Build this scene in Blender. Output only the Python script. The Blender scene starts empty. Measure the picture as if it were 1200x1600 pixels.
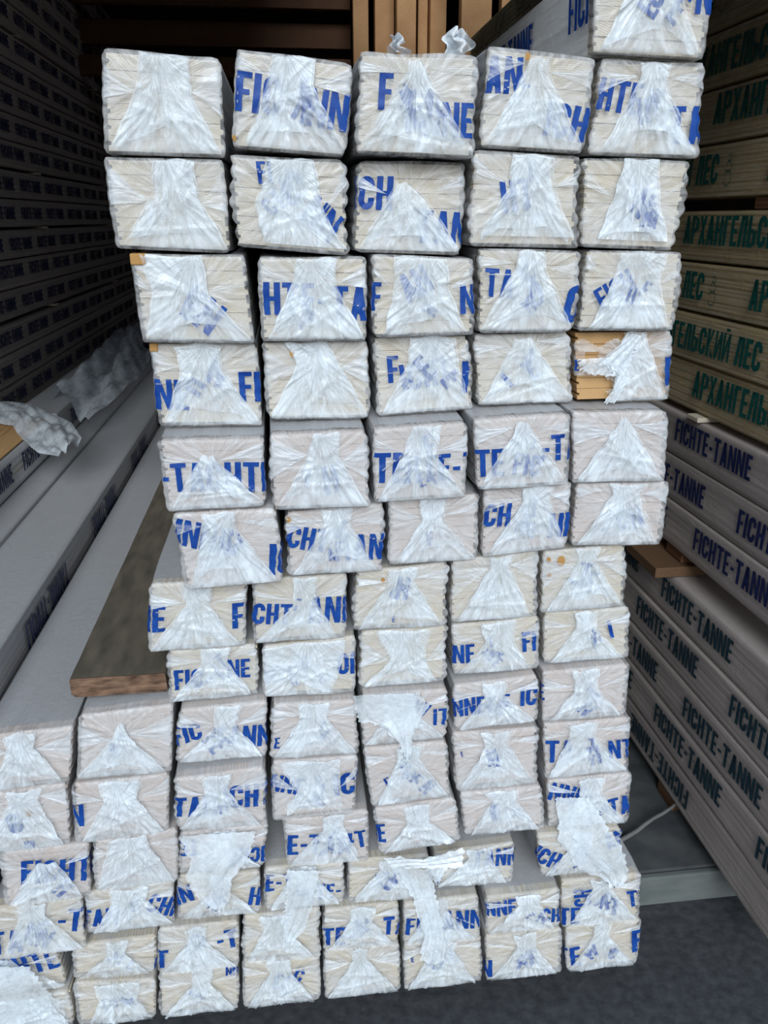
import bpy, math, random
import numpy as np
from mathutils import Vector

# ------------------------------------------------------------------ camera, world, lights, exposure
SC = bpy.context.scene
ZO = 1.445                       # height of the lens above the asphalt
CAMP = np.array([0.0, -1.09, ZO])
F_PX, PITCH, YAW, ROLL = 1250.0, 0.35211, 0.11962, -0.002728
def cam_axes():
    cy, sy = math.cos(YAW), math.sin(YAW); cp, sp = math.cos(PITCH), math.sin(PITCH)
    fwd = np.array([sy*cp, cy*cp, -sp]); right = np.array([cy, -sy, 0.0]); up = np.cross(right, fwd)
    r = math.cos(ROLL)*right + math.sin(ROLL)*up
    u = -math.sin(ROLL)*right + math.cos(ROLL)*up
    return fwd, r, u
FWD, RGT, UPV = cam_axes()
cd = bpy.data.cameras.new('camera'); cam = bpy.data.objects.new('camera', cd); SC.collection.objects.link(cam)
cd.sensor_fit = 'VERTICAL'; cd.sensor_height = 36.0; cd.lens = 36.0*F_PX/1600.0
cd.clip_start = 0.02; cd.clip_end = 100
from mathutils import Matrix
cam.matrix_world = Matrix(((RGT[0], UPV[0], -FWD[0], CAMP[0]), (RGT[1], UPV[1], -FWD[1], CAMP[1]), (RGT[2], UPV[2], -FWD[2], CAMP[2]), (0, 0, 0, 1)))
SC.camera = cam

world = bpy.data.worlds.new('sky'); SC.world = world; world.use_nodes = True
wn = world.node_tree.nodes; wl = world.node_tree.links
bg = wn['Background']; bg.inputs['Strength'].default_value = 0.74
tc = wn.new('ShaderNodeTexCoord'); sep = wn.new('ShaderNodeSeparateXYZ'); ramp = wn.new('ShaderNodeValToRGB')
wl.new(tc.outputs['Generated'], sep.inputs[0]); wl.new(sep.outputs['Z'], ramp.inputs[0]); wl.new(ramp.outputs[0], bg.inputs[0])
ramp.color_ramp.elements[0].position = 0.0; ramp.color_ramp.elements[0].color = (0.50, 0.52, 0.54, 1)
ramp.color_ramp.elements[1].position = 0.7; ramp.color_ramp.elements[1].color = (0.34, 0.45, 0.60, 1)
e = ramp.color_ramp.elements.new(0.12); e.color = (1.12, 1.18, 1.26, 1)

sd = bpy.data.lights.new('sun', 'SUN'); sun = bpy.data.objects.new('sun', sd); SC.collection.objects.link(sun)
sd.energy = 2.2; sd.angle = math.radians(30); sd.color = (0.90, 0.96, 1.0)
sun.rotation_euler = Vector((0.06, 0.85, -0.50)).to_track_quat('-Z', 'Y').to_euler()
SC.view_settings.view_transform = 'Standard'; SC.view_settings.look = 'None'
SC.view_settings.gamma = 1.0; SC.view_settings.use_curve_mapping = False
SC.view_settings.exposure = 0.36
SC.cycles.transparent_max_bounces = 16

# ------------------------------------------------------------------ helpers
COL = SC.collection
def hit(px, py, **k):            # a point of the photograph carried out onto a plane of the place
    d = F_PX*FWD + (px-600)*RGT - (py-800)*UPV
    a, c = list(k.items())[0]; i = 'xyz'.index(a)
    return CAMP + d*((c-CAMP[i])/d[i])
def tag(o, label=None, cat=None, group=None, kind=None):
    if label: o['label'] = label
    if cat: o['category'] = cat
    if group: o['group'] = group
    if kind: o['kind'] = kind
    return o
def empty(name, loc, label, cat, group=None):
    o = bpy.data.objects.new(name, None); COL.objects.link(o); o.location = loc; o.empty_display_size = 0.05
    return tag(o, label, cat, group)
def mesh_obj(name, V, F, mat, parent=None, smooth=True, mats=None, fm=None):
    me = bpy.data.meshes.new(name); me.from_pydata([tuple(map(float, v)) for v in V], [], F); 
    me.materials.append(mat)
    if mats:
        for m in mats: me.materials.append(m)
        me.polygons.foreach_set('material_index', fm)
    me.polygons.foreach_set('use_smooth', [smooth]*len(me.polygons)); me.update()
    o = bpy.data.objects.new(name, me); COL.objects.link(o)
    if parent: o.parent = parent
    return o
def box_vf(x0, x1, y0, y1, z0, z1):
    V = [(x0,y0,z0),(x1,y0,z0),(x1,y1,z0),(x0,y1,z0),(x0,y0,z1),(x1,y0,z1),(x1,y1,z1),(x0,y1,z1)]
    F = [(0,3,2,1),(4,5,6,7),(0,1,5,4),(1,2,6,5),(2,3,7,6),(3,0,4,7)]
    return V, F
def box(name, x0, x1, y0, y1, z0, z1, mat, parent=None, bev=0.0):
    V, F = box_vf(x0, x1, y0, y1, z0, z1); o = mesh_obj(name, V, F, mat, parent, False)
    if bev:
        m = o.modifiers.new('bevel', 'BEVEL'); m.width = bev; m.segments = 2
    return o
def structure(o): o['kind'] = 'structure'; return o

# ------------------------------------------------------------------ materials
def nodes(name):
    m = bpy.data.materials.new(name); m.use_nodes = True
    n = m.node_tree.nodes; l = m.node_tree.links; n.clear()
    return m, n, l
def math_node(n, l, op, a, b=None):
    q = n.new('ShaderNodeMath'); q.operation = op
    for i, v in enumerate((a, b)):
        if v is None: continue
        if isinstance(v, (int, float)): q.inputs[i].default_value = v
        else: l.new(v, q.inputs[i])
    return q.outputs[0]
def film_mat(name, color, alpha, avar, rough=0.28, bump=0.5, radial=True, spec=0.5, cz=0.1, fan=5.0, dist=1.6, cr=0.9):
    """thin milky packing film: partly see-through, creased"""
    m, n, l = nodes(name)
    out = n.new('ShaderNodeOutputMaterial'); mix = n.new('ShaderNodeMixShader'); tr = n.new('ShaderNodeBsdfTransparent')
    pr = n.new('ShaderNodeBsdfPrincipled'); pr.inputs['Roughness'].default_value = rough
    pr.inputs['Base Color'].default_value = (*color, 1); pr.inputs['Specular IOR Level'].default_value = spec
    tc = n.new('ShaderNodeTexCoord'); sp = n.new('ShaderNodeSeparateXYZ'); l.new(tc.outputs['Object'], sp.inputs[0])
    oi = n.new('ShaderNodeObjectInfo')
    rnd = math_node(n, l, 'MULTIPLY', oi.outputs['Random'], 40.0)
    if radial:                    # creases run out from the gathered middle of the end fold
        dz = math_node(n, l, 'SUBTRACT', sp.outputs['Z'], cz)
        ang = math_node(n, l, 'ARCTAN2', sp.outputs['X'], dz)
        x2 = math_node(n, l, 'MULTIPLY', sp.outputs['X'], sp.outputs['X']); z2 = math_node(n, l, 'MULTIPLY', dz, dz)
        rr = math_node(n, l, 'SQRT', math_node(n, l, 'ADD', x2, z2))
        cb = n.new('ShaderNodeCombineXYZ'); l.new(math_node(n, l, 'MULTIPLY', ang, fan), cb.inputs[0])
        l.new(math_node(n, l, 'MULTIPLY', rr, 26.0), cb.inputs[1]); l.new(rnd, cb.inputs[2])
        vec = cb.outputs[0]; nscale = 1.0
    else:
        mp = n.new('ShaderNodeMapping'); mp.inputs['Scale'].default_value = (60, 7, 60); l.new(tc.outputs['Object'], mp.inputs[0])
        vec = mp.outputs[0]; nscale = 1.0
    t1 = n.new('ShaderNodeTexNoise'); t1.inputs['Scale'].default_value = nscale; t1.inputs['Detail'].default_value = 3
    t1.inputs['Distortion'].default_value = dist; l.new(vec, t1.inputs['Vector'])
    mp2 = n.new('ShaderNodeVectorMath'); mp2.operation = 'ADD'; l.new(tc.outputs['Object'], mp2.inputs[0])
    cb2 = n.new('ShaderNodeCombineXYZ'); l.new(rnd, cb2.inputs[0]); l.new(cb2.outputs[0], mp2.inputs[1])
    t2 = n.new('ShaderNodeTexNoise'); t2.inputs['Scale'].default_value = 42; t2.inputs['Detail'].default_value = 5
    t2.inputs['Distortion'].default_value = 1.4; l.new(mp2.outputs[0], t2.inputs['Vector'])
    t3 = n.new('ShaderNodeTexNoise'); t3.inputs['Scale'].default_value = 17; t3.inputs['Detail'].default_value = 2; l.new(mp2.outputs[0], t3.inputs['Vector'])
    # opacity
    a = math_node(n, l, 'SUBTRACT', math_node(n, l, 'ADD', t1.outputs[0], t3.outputs[0]), 1.0)
    a = math_node(n, l, 'ADD', math_node(n, l, 'MULTIPLY', a, avar), alpha)
    a = math_node(n, l, 'MINIMUM', math_node(n, l, 'MAXIMUM', a, 0.12), 0.97)
    h = math_node(n, l, 'ADD', t1.outputs[0], math_node(n, l, 'MULTIPLY', t2.outputs[0], cr))
    bp = n.new('ShaderNodeBump'); bp.inputs['Strength'].default_value = bump; bp.inputs['Distance'].default_value = 0.003
    l.new(h, bp.inputs['Height']); l.new(bp.outputs[0], pr.inputs['Normal'])
    l.new(a, mix.inputs[0]); l.new(tr.outputs[0], mix.inputs[1]); l.new(pr.outputs[0], mix.inputs[2]); l.new(mix.outputs[0], out.inputs[0])
    return m
def simple(name, color, rough=0.7, noise=None, bump=0.0, scale=20, color2=None, stretch=(1,1,1), spec=0.3, detail=6):
    m, n, l = nodes(name)
    out = n.new('ShaderNodeOutputMaterial'); pr = n.new('ShaderNodeBsdfPrincipled'); l.new(pr.outputs[0], out.inputs[0])
    pr.inputs['Roughness'].default_value = rough; pr.inputs['Specular IOR Level'].default_value = spec
    tc = n.new('ShaderNodeTexCoord'); mp = n.new('ShaderNodeMapping'); mp.inputs['Scale'].default_value = stretch; l.new(tc.outputs['Object'], mp.inputs[0])
    t = n.new('ShaderNodeTexNoise'); t.inputs['Scale'].default_value = scale; t.inputs['Detail'].default_value = detail; l.new(mp.outputs[0], t.inputs['Vector'])
    r = n.new('ShaderNodeValToRGB'); r.color_ramp.elements[0].position = 0.32; r.color_ramp.elements[1].position = 0.68
    r.color_ramp.elements[0].color = (*color, 1); r.color_ramp.elements[1].color = (*(color2 or color), 1)
    l.new(t.outputs[0], r.inputs[0]); l.new(r.outputs[0], pr.inputs['Base Color'])
    if bump:
        bp = n.new('ShaderNodeBump'); bp.inputs['Strength'].default_value = bump; bp.inputs['Distance'].default_value = 0.004
        l.new(t.outputs[0], bp.inputs['Height']); l.new(bp.outputs[0], pr.inputs['Normal'])
    return m
def wood_mat(name, c1, c2, ring=120.0, rough=0.7):
    """sawn softwood: long grain on the faces, growth rings on the ends"""
    m, n, l = nodes(name)
    out = n.new('ShaderNodeOutputMaterial'); pr = n.new('ShaderNodeBsdfPrincipled'); l.new(pr.outputs[0], out.inputs[0])
    pr.inputs['Roughness'].default_value = rough; pr.inputs['Specular IOR Level'].default_value = 0.25
    tc = n.new('ShaderNodeTexCoord'); oi = n.new('ShaderNodeObjectInfo')
    cb = n.new('ShaderNodeCombineXYZ'); l.new(math_node(n, l, 'MULTIPLY', math_node(n, l, 'SUBTRACT', oi.outputs['Random'], 0.5), 0.3), cb.inputs[0])
    l.new(math_node(n, l, 'MULTIPLY', oi.outputs['Random'], 0.12), cb.inputs[2])
    ad = n.new('ShaderNodeVectorMath'); ad.operation = 'ADD'; l.new(tc.outputs['Object'], ad.inputs[0]); l.new(cb.outputs[0], ad.inputs[1])
    mp = n.new('ShaderNodeMapping'); mp.inputs['Scale'].default_value = (1, 0.03, 1); l.new(ad.outputs[0], mp.inputs[0])
    w = n.new('ShaderNodeTexWave'); w.wave_type = 'RINGS'; w.rings_direction = 'Y'; w.inputs['Scale'].default_value = ring
    w.inputs['Distortion'].default_value = 3.0; w.inputs['Detail'].default_value = 3; w.inputs['Detail Scale'].default_value = 1.5
    l.new(mp.outputs[0], w.inputs['Vector'])
    t = n.new('ShaderNodeTexNoise'); t.inputs['Scale'].default_value = 9; t.inputs['Detail'].default_value = 5; l.new(mp.outputs[0], t.inputs['Vector'])
    f = math_node(n, l, 'ADD', math_node(n, l, 'MULTIPLY', w.outputs['Fac'], 0.45), math_node(n, l, 'MULTIPLY', t.outputs[0], 0.6))
    r = n.new('ShaderNodeValToRGB'); r.color_ramp.elements[0].position = 0.2; r.color_ramp.elements[1].position = 0.85
    r.color_ramp.elements[0].color = (*c1, 1); r.color_ramp.elements[1].color = (*c2, 1)
    l.new(f, r.inputs[0]); l.new(r.outputs[0], pr.inputs['Base Color'])
    bp = n.new('ShaderNodeBump'); bp.inputs['Strength'].default_value = 0.25; bp.inputs['Distance'].default_value = 0.002
    l.new(f, bp.inputs['Height']); l.new(bp.outputs[0], pr.inputs['Normal'])
    return m

M_WRAP = film_mat('wrap_film', (0.76, 0.76, 0.76), 0.37, 0.9, rough=0.30, bump=0.42, cz=.07, fan=5)
M_FLAP = film_mat('flap_film', (0.88, 0.95, 1.0), 0.38, 1.2, rough=0.24, bump=0.5, cz=.115, fan=6, dist=1.2, cr=.45)
M_INNER = film_mat('inner_film', (0.88, 0.95, 1.0), 0.42, 1.2, rough=0.26, bump=0.6, cz=.10, fan=4, dist=3.0, cr=1.6)
M_FOLD = film_mat('fold_film', (0.88, 0.93, 0.98), 0.36, 1.0, rough=0.26, bump=0.6, cz=.07, fan=6)
M_TORN = film_mat('torn_film', (0.86, 0.93, 0.98), 0.60, 0.7, rough=0.28, bump=0.35, radial=False, cr=.4)
M_LONG = film_mat('long_film', (0.43, 0.43, 0.44), 0.94, 0.08, rough=0.42, spec=0.3, bump=0.3, radial=False)  # film of tops and long faces, greyed in colour for their weaker light
M_LIT = film_mat('lit_film', (0.88, 0.88, 0.86), 0.9, 0.2, rough=0.4, spec=0.4, bump=0.3, radial=False)  # brighter copy of the long film, light painted in for the topmost pack
M_SHADED = film_mat('shaded_film', (0.46, 0.40, 0.37), 0.93, 0.15, rough=0.45, spec=0.25, bump=0.3, radial=False)  # same white film, with the shade of the side stacks put into its colour
M_CLEAR = film_mat('clear_film', (0.64, 0.49, 0.24), 0.38, 0.5, rough=0.25, bump=0.5, radial=False)
M_BLUE = simple('blue_print', (0.007, 0.038, 0.23), 0.45, scale=60, color2=(0.012, 0.075, 0.33), spec=0.2)
M_NAVY = simple('navy_print', (0.010, 0.016, 0.075), 0.5, scale=60, color2=(0.018, 0.03, 0.12))
M_GREEN = simple('green_print', (0.004, 0.075, 0.065), 0.5, scale=60, color2=(0.01, 0.12, 0.10))
M_TEAL = simple('slate_print', (0.010, 0.035, 0.05), 0.5, scale=60, color2=(0.02, 0.055, 0.08))
M_PINE = wood_mat('planed_pine', (0.46, 0.39, 0.28), (0.76, 0.69, 0.57))
M_PINK = wood_mat('pinkish_pine', (0.49, 0.41, 0.37), (0.69, 0.61, 0.57))
M_RAW = wood_mat('raw_pine', (0.40, 0.22, 0.09), (0.62, 0.40, 0.19), ring=200)
M_STUD = wood_mat('stud_wood', (0.46, 0.22, 0.09), (0.72, 0.44, 0.22), ring=40)
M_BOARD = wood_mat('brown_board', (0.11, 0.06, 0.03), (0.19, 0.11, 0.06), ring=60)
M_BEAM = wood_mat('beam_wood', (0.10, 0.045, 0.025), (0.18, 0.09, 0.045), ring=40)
M_OLD = simple('weathered_top', (0.085, 0.075, 0.055), 0.85, scale=14, color2=(0.16, 0.135, 0.10), stretch=(3, .7, 3), bump=0.5)
M_OLDEND = simple('old_end', (0.055, 0.03, 0.018), 0.85, scale=70, color2=(0.26, 0.155, 0.10), stretch=(.45, 1, 1.6), bump=0.8)
M_KNOT = wood_mat('knot_wood', (0.30, 0.13, 0.03), (0.62, 0.38, 0.14), ring=300)
M_ASPH = simple('asphalt', (0.034, 0.036, 0.040), 0.85, scale=45, color2=(0.066, 0.069, 0.074), bump=0.5, detail=8)
M_SLAB = simple('concrete', (0.045, 0.05, 0.055), 0.85, scale=12, color2=(0.095, 0.10, 0.10), bump=0.3)
M_KERB = simple('kerb_face', (0.10, 0.115, 0.11), 0.85, scale=7, color2=(0.16, 0.175, 0.165), stretch=(1, 1, 3), bump=0.3)
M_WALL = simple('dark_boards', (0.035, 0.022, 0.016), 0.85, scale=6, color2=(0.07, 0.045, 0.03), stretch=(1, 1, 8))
M_PIPE = simple('grey_pipe', (0.12, 0.12, 0.12), 0.6, scale=30, color2=(0.18, 0.18, 0.17))

# ------------------------------------------------------------------ lettering: condensed bold capitals as strokes
T_, W_ = 0.195, 0.52
def rect(x0, y0, x1, y1): return [(x0,y0),(x1,y0),(x1,y1),(x0,y1)]
def diag(xb, xt, t=T_, y0=0.0, y1=1.0): return [(xb,y0),(xb+t,y0),(xt+t,y1),(xt,y1)]
def arc(cx, cy, a0, a1, ro, ri, n=7):
    q = []
    for i in range(n):
        a = math.radians(a0+(a1-a0)*i/n); b = math.radians(a0+(a1-a0)*(i+1)/n)
        q.append([(cx+ri*math.cos(a), cy+ri*math.sin(a)), (cx+ro*math.cos(a), cy+ro*math.sin(a)), (cx+ro*math.cos(b), cy+ro*math.sin(b)), (cx+ri*math.cos(b), cy+ri*math.sin(b))])
    return q
R_ = W_/2
GL = {}
GL['I'] = ([rect(0, 0, T_, 1)], T_)
GL['L'] = ([rect(0, 0, T_, 1), rect(T_, 0, .40, .15)], .40)
GL['F'] = ([rect(0, 0, T_, 1), rect(T_, .85, .42, 1), rect(T_, .43, .38, .57)], .42)
GL['E'] = ([rect(0, 0, T_, 1), rect(T_, .85, .43, 1), rect(T_, .43, .39, .57), rect(T_, 0, .43, .15)], .43)
GL['T'] = ([rect(0, .85, W_, 1), rect(R_-T_/2, 0, R_+T_/2, .85)], W_)
GL['H'] = ([rect(0, 0, T_, 1), rect(W_-T_, 0, W_, 1), rect(T_, .43, W_-T_, .57)], W_)
GL['N'] = ([rect(0, 0, .18, 1), rect(.37, 0, .55, 1), [(.37, 0), (.37, .42), (.18, 1), (.18, .58)]], .55)
GL['A'] = ([diag(0, R_-T_/2), diag(W_-T_, R_-T_/2), rect(.16, .20, .36, .34)], W_)
GL['C'] = ([rect(0, R_, T_, 1-R_), rect(W_-T_, .64, W_, 1-R_), rect(W_-T_, R_, W_, .36)] + arc(R_, 1-R_, 0, 180, R_, R_-T_) + arc(R_, R_, 180, 360, R_, R_-T_), W_)
GL['O'] = ([rect(0, R_, T_, 1-R_), rect(W_-T_, R_, W_, 1-R_)] + arc(R_, 1-R_, 0, 180, R_, R_-T_) + arc(R_, R_, 180, 360, R_, R_-T_), W_)
GL['V'] = ([diag(R_-T_/2, 0), diag(R_-T_/2, W_-T_)], W_)
GL['-'] = ([rect(.03, .38, .29, .52)], .30)
GL[' '] = ([], .25)
# the green eastern lettering
GL['А'] = GL['A']; GL['Н'] = GL['H']; GL['Е'] = GL['E']; GL['С'] = GL['C']
GL['Р'] = ([rect(0, 0, T_, 1), rect(T_, .87, .34, 1), rect(T_, .42, .34, .55), rect(.31, .48, W_, .94)], W_)
GL['Х'] = ([diag(0, W_-T_), [(W_-T_, 0), (W_, 0), (R_+.1, .46), (R_-.05, .46)], [(R_-.05, .54), (R_+.05, .54), (T_, 1), (0, 1)]], W_)
GL['Г'] = ([rect(0, 0, T_, 1), rect(T_, .86, .42, 1)], .42)
GL['Л'] = ([diag(0, .12), rect(W_-T_, 0, W_, 1), rect(.2, .86, W_-T_, 1)], W_)
GL['Ь'] = ([rect(0, 0, T_, 1), rect(T_, 0, .34, .13), rect(T_, .46, .34, .59), rect(.31, .06, W_, .53)], W_)
GL['К'] = ([rect(0, 0, T_, 1), [(T_, .42), (T_, .62), (.31, 1), (.46, 1)], [(T_, .60), (T_+.06, .40), (W_, 0), (W_-T_, 0)]], W_)
GL['И'] = ([rect(0, 0, .14, 1), rect(.34, 0, .48, 1), [(.14, 0), (.14, .40), (.34, 1), (.34, .60)]], .48)
GL['Й'] = (GL['И'][0] + [rect(.12, 1.06, .36, 1.16)], .48)
tree = []
for cy, r in ((.82, .13), (.52, .20), (.16, .27)):
    tree += [[(.3+(x-.3), y) for x, y in q] for q in arc(.3, cy, -160, 160, r, r-.035, 14)]
GL['*'] = (tree, .62)
def text_quads(s, h, gap=0.065):
    x = 0; out = []
    for ch in s:
        q, w = GL[ch]
        for a in q: out.append([((x+p[0])*h, p[1]*h) for p in a])
        x += w + gap
    return out, x*h
def text_mesh(name, items, mapf, mat, parent, step=0.0045):
    """items: (string, s0, t0, height, rotation); mapf carries (s,t) in metres onto the printed surface"""
    V, F = [], []
    for s, s0, t0, h, rot in items:
        qs, _ = text_quads(s, h); c, sn = math.cos(math.radians(rot)), math.sin(math.radians(rot))
        for q in qs:
            q = [(s0+c*a-sn*b, t0+sn*a+c*b) for a, b in q]
            la = max(math.dist(q[0], q[1]), math.dist(q[3], q[2])); lb = max(math.dist(q[0], q[3]), math.dist(q[1], q[2]))
            na, nb = max(1, math.ceil(la/step)), max(1, math.ceil(lb/step)); b0 = len(V)
            pts = []
            for j in range(nb+1):
                for i in range(na+1):
                    u, v = i/na, j/nb
                    pts.append(tuple((1-u)*(1-v)*q[0][k]+u*(1-v)*q[1][k]+u*v*q[2][k]+(1-u)*v*q[3][k] for k in (0, 1)))
            W = [mapf(*p) for p in pts]; V += [w if w is not None else (0, 0, 0) for w in W]
            for j in range(nb):
                for i in range(na):
                    f = (b0+j*(na+1)+i, b0+j*(na+1)+i+1, b0+(j+1)*(na+1)+i+1, b0+(j+1)*(na+1)+i)
                    if all(W[k-b0] is not None for k in f): F.append(f)
    if not F: return None
    used = sorted({k for f in F for k in f}); mp = {k: i for i, k in enumerate(used)}
    return mesh_obj(name, [V[k] for k in used], [tuple(mp[k] for k in f) for f in F], mat, parent)
# ------------------------------------------------------------------ a pack of boards in printed film
NB = 6
def smooth(e0, e1, x): t = np.clip((x-e0)/(e1-e0), 0, 1); return t*t*(3-2*t)
def creases(X, Z, cx, cz, rg, n, amp, w0, lo=0.0, hi=360.0):
    """ridges fanning out from the gathered point (cx, cz), in metres"""
    A = np.degrees(np.arctan2(Z-cz, X-cx)) % 360; r = np.hypot(X-cx, Z-cz); H = np.zeros_like(X)
    for _ in range(n):
        a = rg.uniform(lo, hi); bend = rg.uniform(-120, 120); s = rg.uniform(.4, 1)*amp*rg.choice([1, 1, -0.7]); w = w0*rg.uniform(.6, 1.6)
        d = (A-a-bend*r+180) % 360-180; dist = np.abs(np.radians(d))*np.maximum(r, .006)
        r0 = rg.uniform(0, .03); H += s*np.exp(-(dist/w)**2)*smooth(r0, r0+.015, r)*(1-smooth(.09, .14, r)*.5)
    return H
class Pack:
    """front face quad in world metres (tl, tr, br, bl as (x, z)); body runs back along the depth"""
    def __init__(s, label, quad, y0, L, seed, texts=(), style=None, nx=62, nz=46, wood=None, film=None, amp=None, group=None,
                 folds=True, hole=None, side_text=None, knots=(), board_ends=True, flapmat=None, sideamp=0.25, nb=NB):
        rg = np.random.RandomState(seed); s.rg = rg
        (tlx, tlz), (trx, trz), (brx, brz), (blx, blz) = quad
        s.cx = (blx+brx)/2; s.bz = min(blz, brz); s.y0 = y0; s.L = L
        s.q = [(tlx-s.cx, tlz-s.bz), (trx-s.cx, trz-s.bz), (brx-s.cx, brz-s.bz), (blx-s.cx, blz-s.bz)]
        s.w = ((trx-tlx)+(brx-blx))/2; s.h = ((tlz-blz)+(trz-brz))/2
        s.root = empty('timber_pack', (s.cx, y0, s.bz), label, 'timber pack', group)
        amp = amp if amp is not None else rg.uniform(.0006, .0030)
        # --- surface samples of the front
        U, V = np.meshgrid(np.linspace(0, 1, nx+1), np.linspace(0, 1, nz+1))
        U = .5-.5*np.cos(np.pi*U)*(1-.0) if False else U
        X = (1-U)*(1-V)*s.q[3][0]+U*(1-V)*s.q[2][0]+U*V*s.q[1][0]+(1-U)*V*s.q[0][0]
        Z = (1-U)*(1-V)*s.q[3][1]+U*(1-V)*s.q[2][1]+U*V*s.q[1][1]+(1-U)*V*s.q[0][1]
        ph = rg.uniform(0, 6.28); ph2 = rg.uniform(0, 6.28)
        scL = amp*(np.abs(np.sin(np.pi*nb*V+ph))-.7)+amp*.6*np.sin(V*9+ph2); scR = amp*(np.abs(np.sin(np.pi*nb*V+ph2))-.7)+amp*.6*np.sin(V*8+ph)
        X = X - scL*(1-smooth(0, .16, U)) + scR*smooth(.84, 1, U)
        Z = Z + (rg.uniform(.0004, .0012)*np.sin(U*rg.uniform(5, 9)+ph)-.001)*smooth(.85, 1, V)
        # clip the sharp corners
        cr = rg.uniform(.0015, .0055, 4)
        for (cu, cv, r_) in ((0, 0, cr[0]), (1, 0, cr[1]), (0, 1, cr[2]), (1, 1, cr[3])):
            du = np.abs(U-cu)*s.w; dv = np.abs(V-cv)*s.h; k = np.clip(1-(du+dv)/(2.2*r_), 0, 1)
            X += (r_*k*.8)*(1 if cu == 0 else -1); Z += (r_*k*.35)*(1 if cv == 0 else -1)
        s.wx = rg.uniform(-.008, .008); s.wz = s.h*rg.uniform(.60, .84)
        ed = np.minimum(np.minimum(U, 1-U)*s.w, np.minimum(V, 1-V)*s.h)
        Y = -(creases(X, Z, s.wx, s.wz, rg, 30, .0022, .0015)*smooth(0, .004, ed))
        Y += .0026*(1-smooth(0, .005, ed)) + .0012*np.sin(X*70+ph)*np.sin(Z*60+ph2)
        Y += .002*smooth(.0, .03, np.abs(X-s.wx))*smooth(.9, .3, V)*0
        s.nx, s.nz = nx, nz; s.X, s.Y, s.Z = X, Y, Z
        # --- wrapped body
        N1 = nx+1; vid = np.arange((nx+1)*(nz+1)).reshape(nz+1, nx+1)
        Vt = np.stack([X.ravel(), Y.ravel(), Z.ravel()], 1).tolist(); F = []; 
        for j in range(nz):
            for i in range(nx):
                if hole is not None and hole((i+.5)/nx, (j+.5)/nz): continue
                F.append((int(vid[j, i]), int(vid[j, i+1]), int(vid[j+1, i+1]), int(vid[j+1, i])))
        ring = [int(k) for k in vid[0, :]]+[int(k) for k in vid[1:, nx]]+[int(k) for k in vid[nz, :-1][::-1]]+[int(k) for k in vid[1:-1, 0][::-1]]
        R0 = np.array([Vt[k] for k in ring]); M = len(ring)
        q = s.q; uu = (U.ravel()[ring]); vv = (V.ravel()[ring])
        flat = np.stack([(1-uu)*(1-vv)*q[3][0]+uu*(1-vv)*q[2][0]+uu*vv*q[1][0]+(1-uu)*vv*q[0][0], 0*uu, (1-uu)*(1-vv)*q[3][1]+uu*(1-vv)*q[2][1]+uu*vv*q[1][1]+(1-uu)*vv*q[0][1]], 1)
        ins = np.array([s.wx*0, 0, s.h/2])
        prev = ring; fm = [0]*len(F)
        for k, (yy, f) in enumerate(((.008, .9), (.022, .7), (.045, .5), (.09, .35), (.2, sideamp), (.5, sideamp), (L*.5, sideamp), (L, sideamp))):
            P = flat*(1-f)+R0*f; P[:, 1] = yy
            d = flat-ins; n_ = np.hypot(d[:, 0], d[:, 2])[:, None]
            wob = rg.uniform(-1, 1, M)*.0009*(1 if yy < .3 else .3) + .0006*np.sin(np.arange(M)*.35+yy*40)
            P = P - d/n_*(.0012-wob[:, None]*.8)*np.array([1, 0, 1])
            b = len(Vt); Vt += P.tolist(); cur = list(range(b, b+M))
            for i in range(M):
                j = (i+1) % M
                if hole is not None and yy < .05 and hole(uu[i], vv[i]): continue
                F.append((prev[j], prev[i], cur[i], cur[j])); fm.append(1 if yy > .03 else 0)
            prev = cur
        F.append(tuple(prev)); fm.append(1)
        s.film = mesh_obj('wrapping_film', Vt, F, film or M_WRAP, s.root, True, [film or M_LONG], fm)
        # --- boards inside
        wood = wood or M_PINE
        for b in range(nb):
            v0, v1 = b/nb, (b+1)/nb; t = (v1-v0)
            prof = [(.03, v0+.018*t), (.965, v0+.018*t), (.965, v0+.3*t), (.99, v0+.36*t), (.99, v0+.62*t), (.965, v0+.68*t), (.965, v1-.018*t), (.03, v1-.018*t), (.03, v0+.66*t), (.055, v0+.6*t), (.055, v0+.4*t), (.03, v0+.34*t)]
            f0 = .0075+rg.uniform(0, .003); pts = []
            for yy in (f0, L-.006):
                for (u, v) in prof:
                    v = .036+v*.93; x = (1-u)*(1-v)*q[3][0]+u*(1-v)*q[2][0]+u*v*q[1][0]+(1-u)*v*q[0][0]
                    z = (1-u)*(1-v)*q[3][1]+u*(1-v)*q[2][1]+u*v*q[1][1]+(1-u)*v*q[0][1]
                    pts.append((x, yy, z))
            n = len(prof); Fb = [tuple(range(n)), tuple(range(2*n-1, n-1, -1))]+[(i, n+i, n+(i+1) % n, (i+1) % n) for i in range(n)]
            mesh_obj('board', pts, Fb, wood, s.root, False)
        # --- folded film at the end
        s.has_text = bool(texts)
        if folds: s.folds(style or {}, flapmat)
        # --- printing
        if texts:
            it = [(t, u*s.w, v*s.h, h*s.h, r) for t, u, v, h, r in texts]
            text_mesh('printed_lettering', it, s.onfront, M_BLUE, s.root)
        if side_text:
            mat, side, rows = side_text
            k = .6
            def ms(a, b):
                if a < .004 or a > L-.01: return None
                v = min(max(b/s.h, 0), 1)
                if side < 0: x = (1-v)*q[3][0]+v*q[0][0]-.0032
                else: x = (1-v)*q[2][0]+v*q[1][0]+.0032
                zz = s.bz0(v, side)
                return (x, a if side > 0 else L-a, zz)
            text_mesh('printed_lettering', rows, ms, mat, s.root, .012)
        for (u, v, r) in knots: s.knot(u, v, r)
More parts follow.
